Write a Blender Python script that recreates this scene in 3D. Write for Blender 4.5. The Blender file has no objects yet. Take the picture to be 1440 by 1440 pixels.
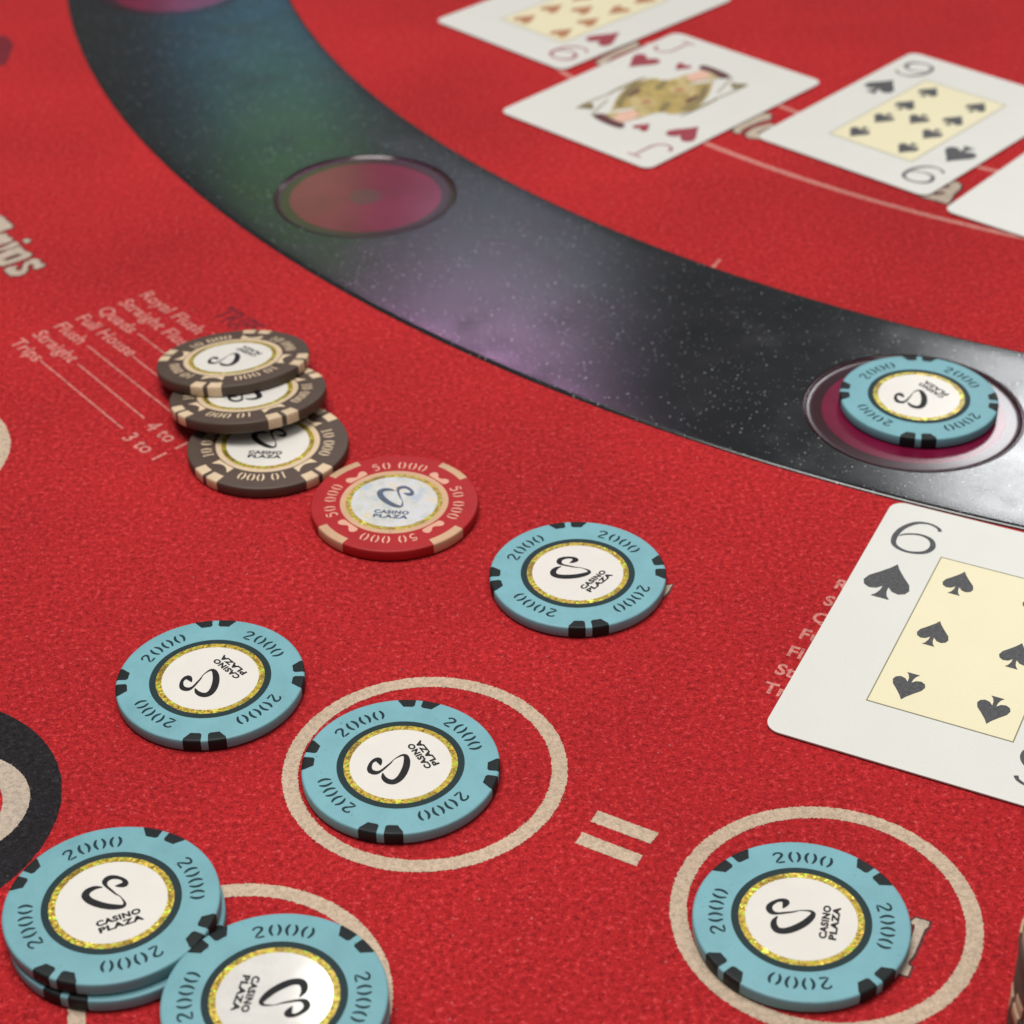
import bpy, bmesh, math, random
from mathutils import Matrix, Vector
random.seed(7)
S = bpy.context.scene
COL = S.collection
MM = 0.001
R_ = math.radians

# ------------------------------------------------------------------ camera
cd = bpy.data.cameras.new('camera')
cam = bpy.data.objects.new('camera', cd); COL.objects.link(cam)
rt = Vector((0.99985963, -0.00969978, -0.01366175)); up = Vector((0.01675497, 0.57883822, 0.81527025)); fw = Vector((0.0, 0.81538471, -0.57891949))
m = Matrix((rt, up, -fw)).transposed().to_4x4(); m.translation = Vector((0, 0, 0.27575))
cam.matrix_world = m
cd.sensor_width = 36.0; cd.lens = 36.0 * 2876.6 / 1440.0
cd.clip_start = 0.01; cd.clip_end = 50.0
cd.dof.use_dof = True; cd.dof.focus_distance = 0.415; cd.dof.aperture_fstop = cd.lens / 3.1
S.camera = cam

# ------------------------------------------------------------------ world, lamps, exposure
wd = bpy.data.worlds.new('World'); S.world = wd; wd.use_nodes = True
bg = wd.node_tree.nodes['Background']; bg.inputs[0].default_value = (1.0, 0.97, 0.93, 1); bg.inputs[1].default_value = 0.14

def lamp(name, pos, target, sx, sy, power, color):
    ld = bpy.data.lights.new(name, 'AREA'); ld.shape = 'RECTANGLE'; ld.size = sx; ld.size_y = sy
    ld.energy = power; ld.color = color
    o = bpy.data.objects.new(name, ld); COL.objects.link(o)
    o.location = pos
    o.rotation_euler = (Vector(target) - Vector(pos)).to_track_quat('-Z', 'Y').to_euler()
    return o

def along(px, py, az, el, d):
    az, el = R_(az), R_(el)
    return (px + d * math.cos(el) * math.sin(az), py + d * math.cos(el) * math.cos(az), d * math.sin(el))

T0 = (0.03, 0.42, 0.0)
lamp('hanging_table_lamp', (-0.16, 0.40, 1.30), (0.0, 0.36, 0), 0.62, 0.62, 16.8, (1.0, 0.965, 0.92))
lamp('ceiling_panel', (0.9, -0.7, 2.3), T0, 1.0, 1.0, 9, (1.0, 0.95, 0.9))
lamp('ceiling_spot', along(0.116, 0.395, 19.5, 33.8, 4.0), (0.116, 0.395, 0), 0.60, 0.58, 16, (0.97, 0.98, 1.0))
lamp('ceiling_spot', along(-0.0315, 0.2373, -7.5, 48.5, 3.0), (-0.03, 0.24, 0), 0.075, 0.07, 1.3, (1.0, 0.98, 0.95))
lamp('purple_sign', along(-0.015, 0.470, -1.8, 33.2, 4.0), (-0.015, 0.47, 0), 0.46, 0.13, 2.4, (1.0, 0.50, 0.95))
lamp('grey_screen', along(0.010, 0.490, 0.0, 28.4, 4.0), (0.01, 0.49, 0), 0.44, 0.26, 0.66, (0.74, 0.86, 1.0))
lamp('green_sign', along(-0.075, 0.570, -6.3, 25.6, 4.0), (-0.075, 0.57, 0), 0.28, 0.32, 0.28, (0.40, 1.0, 0.20))
lamp('blue_sign', along(-0.090, 0.680, -6.9, 21.6, 4.0), (-0.09, 0.68, 0), 0.42, 0.16, 0.36, (0.14, 0.55, 1.0))

S.view_settings.view_transform = 'Standard'; S.view_settings.look = 'None'
S.view_settings.exposure = 0.0; S.view_settings.gamma = 1.0
S.view_settings.use_curve_mapping = False
S.render.engine = 'CYCLES'
S.cycles.use_denoising = True
S.cycles.max_bounces = 6

# ------------------------------------------------------------------ material helpers
def new_mat(name):
    m = bpy.data.materials.new(name); m.use_nodes = True
    nt = m.node_tree; b = nt.nodes['Principled BSDF']
    return m, nt, b
def N(nt, typ, **kw):
    n = nt.nodes.new(typ)
    for k, v in kw.items(): setattr(n, k, v)
    return n
def L(nt, a, b): nt.links.new(a, b)
def coords(nt, scale=1.0):
    t = N(nt, 'ShaderNodeTexCoord'); mp = N(nt, 'ShaderNodeMapping'); mp.inputs['Scale'].default_value = (scale,) * 3
    L(nt, t.outputs['Object'], mp.inputs['Vector']); return mp.outputs['Vector']
def noise(nt, vec, scale, detail=3, rough=0.55):
    n = N(nt, 'ShaderNodeTexNoise'); n.inputs['Scale'].default_value = scale; n.inputs['Detail'].default_value = detail
    n.inputs['Roughness'].default_value = rough; L(nt, vec, n.inputs['Vector']); return n
def ramp(nt, fac, stops):
    r = N(nt, 'ShaderNodeValToRGB'); e = r.color_ramp.elements
    while len(e) < len(stops): e.new(0.5)
    for el, (p, c) in zip(e, stops):
        el.position = p; el.color = c if len(c) == 4 else (*c, 1)
    L(nt, fac, r.inputs['Fac']); return r.outputs['Color']
def mixrgb(nt, mode, fac, a, b):
    n = N(nt, 'ShaderNodeMix', data_type='RGBA', blend_type=mode)
    for sock, v in ((n.inputs[0], fac), (n.inputs[6], a), (n.inputs[7], b)):
        if hasattr(v, 'is_output'): L(nt, v, sock)
        elif isinstance(v, (int, float)): sock.default_value = v
        else: sock.default_value = (*v, 1) if len(v) == 3 else v
    return n.outputs[2]
def math_n(nt, op, a, b=None):
    n = N(nt, 'ShaderNodeMath', operation=op)
    for i, v in enumerate((a, b)):
        if v is None: continue
        if hasattr(v, 'is_output'): L(nt, v, n.inputs[i])
        else: n.inputs[i].default_value = v
    return n.outputs[0]
def bump(nt, b, height, strength, dist):
    n = N(nt, 'ShaderNodeBump'); n.inputs['Strength'].default_value = strength; n.inputs['Distance'].default_value = dist
    L(nt, height, n.inputs['Height']); L(nt, n.outputs['Normal'], b.inputs['Normal']); return n

def felt_mat(name, col, lo=0.58, hi=1.46, sheen=0.12, fleck=0.4, tip=0.0):
    m, nt, b = new_mat(name)
    v = coords(nt)
    n1 = noise(nt, v, 820, 3, 0.55); n2 = noise(nt, v, 1900, 2, 0.6); n3 = noise(nt, v, 14, 3, 0.5)
    n1.inputs['Distortion'].default_value = 0.25; n2.inputs['Distortion'].default_value = 0.3
    f = mixrgb(nt, 'MIX', 0.42, n1.outputs['Fac'], n2.outputs['Fac'])
    shade = ramp(nt, f, [(0.38, (lo,) * 3), (0.46, (0.92,) * 3), (0.54, (1.06,) * 3), (0.62, (hi,) * 3)])
    tipc = ramp(nt, f, [(0.56, (0, 0, 0)), (0.68, (tip,) * 3)])
    big = ramp(nt, n3.outputs['Fac'], [(0.3, (0.86,) * 3), (0.7, (1.08,) * 3)])
    c = mixrgb(nt, 'MULTIPLY', 1.0, col, shade); c = mixrgb(nt, 'MULTIPLY', 1.0, c, big)
    c = mixrgb(nt, 'MIX', tipc, c, tuple(min(1, x * 0.7 + 0.16) for x in col))
    # stray pale fibres
    vo = N(nt, 'ShaderNodeTexVoronoi'); vo.inputs['Scale'].default_value = 420; L(nt, v, vo.inputs['Vector'])
    sp = math_n(nt, 'LESS_THAN', vo.outputs['Distance'], 0.11)
    sep = N(nt, 'ShaderNodeSeparateColor'); L(nt, vo.outputs['Color'], sep.inputs[0])
    sp = math_n(nt, 'MULTIPLY', sp, math_n(nt, 'GREATER_THAN', sep.outputs[0], 0.86))
    sp = math_n(nt, 'MULTIPLY', sp, fleck)
    pale = tuple(min(1, x * 0.6 + 0.22) for x in col)
    c = mixrgb(nt, 'MIX', sp, c, pale)
    L(nt, c, b.inputs['Base Color'])
    b.inputs['Roughness'].default_value = 0.95; b.inputs['Specular IOR Level'].default_value = 0.12
    b.inputs['Sheen Weight'].default_value = sheen; b.inputs['Sheen Roughness'].default_value = 0.45
    b.inputs['Sheen Tint'].default_value = (1.0, 0.55, 0.5, 1)
    bump(nt, b, f, 1.0, 0.0006)
    return m

def plain(name, col, rough=0.5, var=0.08, scale=300, spec=0.5, bmp=0.0, metal=0.0, coat=0.0):
    m, nt, b = new_mat(name); v = coords(nt); n = noise(nt, v, scale, 4, 0.6)
    s = ramp(nt, n.outputs['Fac'], [(0.25, (1 - var,) * 3), (0.75, (1 + var,) * 3)])
    L(nt, mixrgb(nt, 'MULTIPLY', 1.0, col, s), b.inputs['Base Color'])
    b.inputs['Roughness'].default_value = rough; b.inputs['Specular IOR Level'].default_value = spec
    b.inputs['Metallic'].default_value = metal; b.inputs['Coat Weight'].default_value = coat
    if bmp: 
        n2 = noise(nt, v, 1800, 3, 0.6); bump(nt, b, n2.outputs['Fac'], bmp, 0.0001)
    return m

def clay(name, col, var=0.07, spec=0.4):
    """moulded chip clay: matt, slightly scuffed and grimy"""
    m, nt, b = new_mat(name); v = coords(nt)
    oi = N(nt, 'ShaderNodeObjectInfo'); ad = N(nt, 'ShaderNodeVectorMath', operation='ADD'); L(nt, v, ad.inputs[0]); L(nt, oi.outputs['Random'], ad.inputs[1]); v = ad.outputs[0]
    n = noise(nt, v, 130, 5, 0.65); s = ramp(nt, n.outputs['Fac'], [(0.28, (1 - var * 1.7,) * 3), (0.55, (1,) * 3), (0.8, (1 + var,) * 3)])
    c = mixrgb(nt, 'MULTIPLY', 1.0, col, s)
    sc = noise(nt, v, 520, 6, 0.75); g = ramp(nt, sc.outputs['Fac'], [(0.60, (0, 0, 0)), (0.75, (0.35,) * 3)])
    c = mixrgb(nt, 'MIX', g, c, tuple(x * 0.72 for x in col))
    tone = ramp(nt, oi.outputs['Random'], [(0, (0.92, 0.93, 0.92)), (1, (1.05, 1.04, 1.05))]); c = mixrgb(nt, 'MULTIPLY', 1.0, c, tone)
    dk = noise(nt, v, 1400, 2, 0.5); sp = ramp(nt, dk.outputs['Fac'], [(0.70, (1, 1, 1)), (0.76, (0.62, 0.6, 0.58))]); c = mixrgb(nt, 'MULTIPLY', 1.0, c, sp)
    L(nt, c, b.inputs['Base Color'])
    rr = ramp(nt, n.outputs['Fac'], [(0.3, (0.42,) * 3), (0.7, (0.6,) * 3)]); L(nt, rr, b.inputs['Roughness'])
    b.inputs['Specular IOR Level'].default_value = spec
    n2 = noise(nt, v, 2200, 3, 0.6); bump(nt, b, n2.outputs['Fac'], 0.25, 0.00006)
    return m

def hologram(name, base, amount=1.0, scale=2300):
    """foil of tiny facets, each mirroring another way, with coloured glints painted into the tint"""
    m, nt, b = new_mat(name); v = coords(nt)
    vo = N(nt, 'ShaderNodeTexVoronoi'); vo.inputs['Scale'].default_value = scale; L(nt, v, vo.inputs['Vector'])
    sep = N(nt, 'ShaderNodeSeparateColor'); L(nt, vo.outputs['Color'], sep.inputs[0])
    tint = ramp(nt, sep.outputs[0], [(0.0, (0.32, 0.20, 0.03)), (0.40, base), (0.76, (0.55, 0.41, 0.05)), (0.90, (0.80, 0.70, 0.10)), (0.955, (0.30, 0.90, 0.05)), (1.0, (1.0, 0.40, 0.04))])  # bright yellow, green and orange stops are glints painted into the foil colour
    big = noise(nt, v, 190, 2, 0.5)
    sh = ramp(nt, big.outputs['Fac'], [(0.3, (0.6,) * 3), (0.7, (1.25,) * 3)])
    L(nt, mixrgb(nt, 'MULTIPLY', 1.0, tint, sh), b.inputs['Base Color'])
    b.inputs['Metallic'].default_value = 0.5; b.inputs['Roughness'].default_value = 0.33
    # tilt each facet by its own random colour
    sub = N(nt, 'ShaderNodeVectorMath', operation='SUBTRACT'); L(nt, vo.outputs['Color'], sub.inputs[0]); sub.inputs[1].default_value = (0.5, 0.5, 0.5)
    sc = N(nt, 'ShaderNodeVectorMath', operation='SCALE'); L(nt, sub.outputs[0], sc.inputs[0]); sc.inputs[3].default_value = 0.30 * amount
    ge = N(nt, 'ShaderNodeNewGeometry'); ad = N(nt, 'ShaderNodeVectorMath', operation='ADD'); L(nt, ge.outputs['Normal'], ad.inputs[0]); L(nt, sc.outputs[0], ad.inputs[1])
    no = N(nt, 'ShaderNodeVectorMath', operation='NORMALIZE'); L(nt, ad.outputs[0], no.inputs[0]); L(nt, no.outputs[0], b.inputs['Normal'])
    b.inputs['Coat Weight'].default_value = 0.3; b.inputs['Coat Roughness'].default_value = 0.2
    return m

M = {}
RED = (0.44, 0.0185, 0.0225)
M['felt'] = felt_mat('red_felt', RED, tip=0.35)
M['nap'] = felt_mat('red_fibre', (0.46, 0.028, 0.033), 0.7, 1.4, 0.15, 0.2, tip=0.3)
M['f_beige'] = felt_mat('beige_felt_print', (0.56, 0.44, 0.33), 0.80, 1.14, 0.1, 0.1)
M['f_grey'] = felt_mat('grey_felt_print', (0.50, 0.42, 0.34), 0.80, 1.14, 0.1, 0.1)
M['f_pink'] = felt_mat('pink_felt_print', (0.62, 0.24, 0.21), 0.72, 1.2, 0.1, 0.2)
M['f_black'] = felt_mat('black_felt_print', (0.018, 0.018, 0.021), 0.55, 1.9, 0.12, 0.25)
M['f_dark'] = felt_mat('dark_felt_print', (0.17, 0.020, 0.030), 0.7, 1.4, 0.1, 0.1)
M['f_out'] = felt_mat('outline_felt_print', (0.11, 0.045, 0.045), 0.7, 1.4, 0.1, 0.1)

TEAL = (0.178, 0.405, 0.465)
M['teal'] = clay('teal_clay', TEAL)
M['teal_dark'] = clay('dark_green_clay', (0.010, 0.016, 0.017), spec=0.22)
M['teal_ring'] = clay('dark_ring_clay', (0.014, 0.034, 0.038), spec=0.22)
M['teal_print'] = plain('dark_teal_ink', (0.008, 0.032, 0.040), 0.6, spec=0.2)
M['brown'] = clay('brown_clay', (0.082, 0.056, 0.042))
M['cream'] = clay('cream_clay', (0.66, 0.51, 0.34))
M['cream_print'] = plain('cream_ink', (0.72, 0.56, 0.38), 0.5)
M['redclay'] = clay('red_clay', (0.43, 0.019, 0.023), spec=0.25)
M['pale'] = clay('peach_clay', (0.58, 0.36, 0.22))
M['pale_print'] = plain('peach_ink', (0.70, 0.36, 0.26), 0.5)
M['inlay'] = plain('white_inlay', (0.72, 0.70, 0.655), 0.28, 0.03, 200, 0.5, 0.15)
M['ink'] = plain('black_ink', (0.014, 0.014, 0.016), 0.5, 0.3, 900, spec=0.2)
M['ink_blue'] = plain('blue_grey_ink', (0.06, 0.10, 0.14), 0.3, 0.3, 900)
M['gold'] = hologram('gold_foil', (0.60, 0.43, 0.06))

def silver_foil():
    m, nt, b = new_mat('silver_foil'); v = coords(nt)
    n = noise(nt, v, 260, 3, 0.6)
    c = ramp(nt, n.outputs['Fac'], [(0.34, (0.50, 0.66, 0.72)), (0.46, (0.70, 0.73, 0.60)), (0.56, (0.70, 0.79, 0.80)), (0.70, (0.80, 0.74, 0.50))])
    L(nt, c, b.inputs['Base Color']); b.inputs['Metallic'].default_value = 0.45; b.inputs['Roughness'].default_value = 0.32
    n2 = noise(nt, v, 900, 3, 0.6); bump(nt, b, n2.outputs['Fac'], 0.5, 0.0002)
    return m
M['silver'] = silver_foil()

def worn_inlay():
    """inlay with scratched, shiny film"""
    m, nt, b = new_mat('scratched_inlay'); v = coords(nt)
    n = noise(nt, v, 260, 4, 0.6)
    L(nt, ramp(nt, n.outputs['Fac'], [(0.3, (0.60, 0.59, 0.56)), (0.7, (0.67, 0.66, 0.63))]), b.inputs['Base Color'])
    b.inputs['Roughness'].default_value = 0.13; b.inputs['Coat Weight'].default_value = 0.8; b.inputs['Coat Roughness'].default_value = 0.08
    n2 = noise(nt, v, 420, 5, 0.7); bump(nt, b, n2.outputs['Fac'], 0.35, 0.00025)
    return m
M['worn'] = worn_inlay()

M['card'] = plain('card_white', (0.665, 0.675, 0.635), 0.36, 0.02, 60, 0.4, 0.35)
M['panel'] = plain('card_yellow', (0.76, 0.71, 0.48), 0.36, 0.02, 60, 0.4, 0.35)
M['c_grey'] = plain('card_black_ink', (0.055, 0.057, 0.062), 0.45, 0.55, 1300, 0.4, 0.5)
M['c_line'] = plain('card_line_ink', (0.22, 0.21, 0.12), 0.5)
M['c_red'] = plain('card_red_ink', (0.30, 0.030, 0.045), 0.4, 0.2, 1500)
M['c_orange'] = plain('card_orange_ink', (0.42, 0.19, 0.08), 0.4, 0.2, 1500)
M['c_gold'] = plain('court_gold', (0.40, 0.30, 0.09), 0.45, 0.35, 400)
M['c_olive'] = plain('court_olive', (0.21, 0.165, 0.06), 0.45, 0.35, 400)
M['c_tan'] = plain('court_tan', (0.50, 0.40, 0.18), 0.45, 0.2, 400)
M['c_pink'] = plain('court_skin', (0.70, 0.44, 0.33), 0.45, 0.05)
M['c_maroon'] = plain('court_maroon', (0.10, 0.025, 0.025), 0.45, 0.2)

def strip_mat():
    m, nt, b = new_mat('glitter_strip'); v = coords(nt)
    tot = None
    for sc, th, pick in ((640, 0.13, 0.50), (1150, 0.14, 0.68)):
        vo = N(nt, 'ShaderNodeTexVoronoi'); vo.inputs['Scale'].default_value = sc; L(nt, v, vo.inputs['Vector'])
        sep = N(nt, 'ShaderNodeSeparateColor'); L(nt, vo.outputs['Color'], sep.inputs[0])
        f = math_n(nt, 'MULTIPLY', math_n(nt, 'LESS_THAN', vo.outputs['Distance'], th), math_n(nt, 'GREATER_THAN', sep.outputs[0], pick))
        f = math_n(nt, 'MULTIPLY', f, sep.outputs[1])
        tot = f if tot is None else math_n(nt, 'MAXIMUM', tot, f)
    n = noise(nt, v, 30, 4, 0.6)
    base = ramp(nt, n.outputs['Fac'], [(0.3, (0.008, 0.010, 0.012)), (0.7, (0.013, 0.015, 0.017))])
    c = mixrgb(nt, 'MIX', tot, base, (0.42, 0.44, 0.47)); L(nt, c, b.inputs['Base Color'])
    rg = noise(nt, v, 55, 4, 0.6); L(nt, ramp(nt, rg.outputs['Fac'], [(0.32, (0.10,) * 3), (0.55, (0.145,) * 3), (0.75, (0.23,) * 3)]), b.inputs['Roughness'])
    b.inputs['Specular IOR Level'].default_value = 0.6
    g = noise(nt, v, 4200, 2, 0.6); bump(nt, b, g.outputs['Fac'], 0.22, 0.00006)
    return m
M['strip'] = strip_mat()
M['rim'] = plain('rim_dark', (0.030, 0.006, 0.012), 0.15, 0.2, 300, 0.5)
def lens_mat():
    m, nt, b = new_mat('magenta_lens'); v = coords(nt); n = noise(nt, v, 60, 3, 0.6)
    L(nt, ramp(nt, n.outputs['Fac'], [(0.3, (0.12, 0.005, 0.026)), (0.7, (0.18, 0.008, 0.044))]), b.inputs['Base Color'])
    b.inputs['Roughness'].default_value = 0.15; b.inputs['Specular IOR Level'].default_value = 0.45
    return m
M['lens'] = lens_mat()
M['sensor'] = plain('sensor_grey', (0.10, 0.022, 0.032), 0.16)

# ------------------------------------------------------------------ mesh helpers (millimetres in, metres out)
def mesh(name, verts, faces, mat, smooth=False):
    me = bpy.data.meshes.new(name); me.from_pydata([(x * MM, y * MM, z * MM) for x, y, z in verts], [], faces)
    me.materials.append(mat)
    if smooth:
        for p in me.polygons: p.use_smooth = True
    me.update(); return me
def link(name, me, parent=None):
    o = bpy.data.objects.new(name, me); COL.objects.link(o)
    if parent is not None: o.parent = parent
    return o
def poly_mesh(name, polys, z, mat):
    """flat polygons at height z, every one facing up, concave outlines triangulated"""
    bm = bmesh.new()
    for p in polys:
        a = sum(p[i][0] * p[(i + 1) % len(p)][1] - p[(i + 1) % len(p)][0] * p[i][1] for i in range(len(p)))
        if a < 0: p = p[::-1]
        f = bm.faces.new([bm.verts.new((x * MM, y * MM, z * MM)) for x, y in p])
    bm.normal_update()
    bmesh.ops.triangulate(bm, faces=bm.faces[:])
    me = bpy.data.meshes.new(name); bm.to_mesh(me); bm.free(); me.materials.append(mat); return me
def annulus(r0, r1, z, n=96, jit=0.0, z1=None):
    vs, fs = [], []
    for i in range(n):
        a = 2 * math.pi * i / n
        ja, jb = (random.uniform(-jit, jit) for _ in range(2)) if jit else (0, 0)
        vs += [((r0 + ja) * math.cos(a), (r0 + ja) * math.sin(a), z), ((r1 + jb) * math.cos(a), (r1 + jb) * math.sin(a), z if z1 is None else z1)]
    for i in range(n):
        j = (i + 1) % n; fs.append((2 * i, 2 * i + 1, 2 * j + 1, 2 * j))
    return vs, fs
def disc(r, z, n=96):
    vs = [(0, 0, z)] + [(r * math.cos(2 * math.pi * i / n), r * math.sin(2 * math.pi * i / n), z) for i in range(n)]
    return vs, [(0, i + 1, (i + 1) % n + 1) for i in range(n)]
def lathe(prof, n=128):
    """closed solid from a (r, z) profile that starts and ends on the axis or not"""
    vs, fs = [], []
    k = len(prof)
    for i in range(n):
        a = 2 * math.pi * i / n
        vs += [(r * math.cos(a), r * math.sin(a), z) for r, z in prof]
    for i in range(n):
        j = (i + 1) % n
        for q in range(k - 1): fs.append((i * k + q, j * k + q, j * k + q + 1, i * k + q + 1))
    return vs, fs
def catmull(pts, sub=8):
    out = []
    P = [pts[0]] + list(pts) + [pts[-1]]
    for i in range(1, len(P) - 2):
        for s in range(sub):
            t = s / sub
            out.append(tuple(0.5 * (2 * b + (c - a) * t + (2 * a - 5 * b + 4 * c - d) * t * t + (3 * b - a - 3 * c + d) * t ** 3) for a, b, c, d in zip(P[i - 1], P[i], P[i + 1], P[i + 2])))
    out.append(tuple(pts[-1])); return out
def ribbon(pts, sub=8):
    """(x, y, half width) stroke as quads -> verts2d, faces"""
    c = catmull(pts, sub); vs, fs = [], []
    for i, (x, y, w) in enumerate(c):
        a, b = c[max(i - 1, 0)], c[min(i + 1, len(c) - 1)]
        dx, dy = b[0] - a[0], b[1] - a[1]; l = math.hypot(dx, dy) or 1; w = max(w, 0.02)
        vs += [(x - dy / l * w, y + dx / l * w), (x + dy / l * w, y - dx / l * w)]
    for i in range(len(c) - 1): fs.append((2 * i, 2 * i + 1, 2 * i + 3, 2 * i + 2))
    return vs, fs
def strokes_mesh(name, strokes, z, mat, tf=lambda x, y: (x, y), sub=8):
    vs, fs = [], []
    for s in strokes:
        v, f = ribbon(s, sub); k = len(vs)
        vs += [(*tf(x, y), z) for x, y in v]; fs += [tuple(i + k for i in q) for q in f]
    me = mesh(name, vs, fs, mat)
    for p in me.polygons:
        if p.normal.z < 0: p.flip()
    return me
_txt = {}
def text2d(s, bold=0.0):
    if (s, bold) not in _txt:
        cu = bpy.data.curves.new('t', 'FONT'); cu.body = s; cu.size = 1; cu.offset = bold; cu.resolution_u = 4; cu.space_character = 1.0 + bold * 2.2
        o = bpy.data.objects.new('t', cu); COL.objects.link(o)
        dg = bpy.context.evaluated_depsgraph_get(); me = bpy.data.meshes.new_from_object(o.evaluated_get(dg))
        _txt[(s, bold)] = ([(v.co.x, v.co.y) for v in me.vertices], [tuple(p.vertices) for p in me.polygons])
        bpy.data.objects.remove(o); bpy.data.meshes.remove(me); bpy.data.curves.remove(cu)
    return _txt[(s, bold)]
def text_mesh(name, s, z, mat, box=None, place=None, bold=0.0):
    """box=(x0,x1,y0,y1) stretches the lettering into a box; place=(x,y,angle,cap height,width factor)"""
    v, f = text2d(s, bold)
    x0, x1 = min(p[0] for p in v), max(p[0] for p in v); y0, y1 = min(p[1] for p in v), max(p[1] for p in v)
    if box: vs = [(box[0] + (x - x0) / (x1 - x0) * (box[1] - box[0]), box[2] + (y - y0) / (y1 - y0) * (box[3] - box[2]), z) for x, y in v]
    else:
        px, py, a, h, wf = place; k = h / 0.7; c, sn = math.cos(R_(a)), math.sin(R_(a))
        vs = [(px + (x - x0) * k * wf * c - y * k * sn, py + (x - x0) * k * wf * sn + y * k * c, z) for x, y in v]
    me = mesh(name, vs, f, mat)
    for p in me.polygons:
        if p.normal.z < 0: p.flip()
    return me
def inflate(p, d):
    a = sum(p[i][0] * p[(i + 1) % len(p)][1] - p[(i + 1) % len(p)][0] * p[i][1] for i in range(len(p)))
    if a < 0: p = p[::-1]
    out = []
    for i in range(len(p)):
        (ax, ay), (bx, by), (cx, cy) = p[i - 1], p[i], p[(i + 1) % len(p)]
        n1 = Vector((by - ay, ax - bx)).normalized(); n2 = Vector((cy - by, bx - cx)).normalized(); n = n1 + n2
        if n.length < 0.3: n = n1
        n.normalize(); out.append((bx + n.x * d, by + n.y * d))
    return out
def smooth_poly(p, sub=4):
    P = list(p); n = len(P); out = []
    for i in range(n):
        a, b, c, d = P[i - 1], P[i], P[(i + 1) % n], P[(i + 2) % n]
        for s in range(sub):
            t = s / sub
            out.append(tuple(0.5 * (2 * q + (r - o) * t + (2 * o - 5 * q + 4 * r - w) * t * t + (3 * q - o - 3 * r + w) * t ** 3) for o, q, r, w in zip(a, b, c, d)))
    return out
def empty(name, loc=(0, 0, 0), rot=(0, 0, 0)):
    o = bpy.data.objects.new(name, None); COL.objects.link(o); o.empty_display_size = 0.02
    o.location = Vector(loc) * MM; o.rotation_euler = rot; return o
def tag(o, label, cat, group=None):
    o['label'] = label; o['category'] = cat
    if group: o['group'] = group

# ------------------------------------------------------------------ the felt and its printing
CX, CY = 308.5, 815.0          # centre of the table's arcs
felt = link('table_felt', mesh('table_felt', [(-900, -250, 0), (1300, -250, 0), (1300, 1500, 0), (-900, 1500, 0)], [(0, 1, 2, 3)], M['felt']))
felt['kind'] = 'structure'; felt['label'] = 'red felt table top with beige printed circles and lettering'
ZP = 0.06
def pr(name, me): return link(name, me, felt)
for cx, cy in ((-18.06, 300.92), (55.73, 260.24), (-50.45, 242.2), (-150.8, 416.0)):
    v, f = annulus(25.1, 28.25, ZP, 640, 0.15)
    pr('printed_circle', mesh('printed_circle', [(x + cx, y + cy, z) for x, y, z in v], [q for q in f], M['f_beige']))
def rag(p, step=0.35, j=0.10):
    out = []
    for i in range(len(p)):
        (ax, ay), (bx, by) = p[i], p[(i + 1) % len(p)]; n = max(1, int(math.hypot(bx - ax, by - ay) / step))
        for k in range(n):
            t = k / n; out.append((ax + (bx - ax) * t + random.uniform(-j, j), ay + (by - ay) * t + random.uniform(-j, j)))
    return out
for p in ([(15.65, 288.35), (27.02, 281.83), (25.12, 279.13), (14.08, 285.35)], [(12.38, 282.5), (23.58, 276.03), (22.08, 273.28), (10.85, 279.67)]):
    pr('printed_equals_bar', poly_mesh('printed_equals_bar', [rag(p)], ZP, M['f_beige']))
def pdisc(name, cx, cy, r, z, mat, n=260, j=0.1):
    return pr(name, poly_mesh(name, [[(cx + (r + random.uniform(-j, j)) * math.cos(2 * math.pi * i / n), cy + (r + random.uniform(-j, j)) * math.sin(2 * math.pi * i / n)) for i in range(n)]], z, mat))
pdisc('printed_emblem', -122.1, 291.3, 33.3, ZP, M['f_black'])
pdisc('printed_emblem', -109.8, 292.5, 14.8, ZP * 2, M['f_grey'])
pdisc('printed_emblem', -112.2, 291.5, 12.1, ZP * 3, M['felt'])

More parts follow.
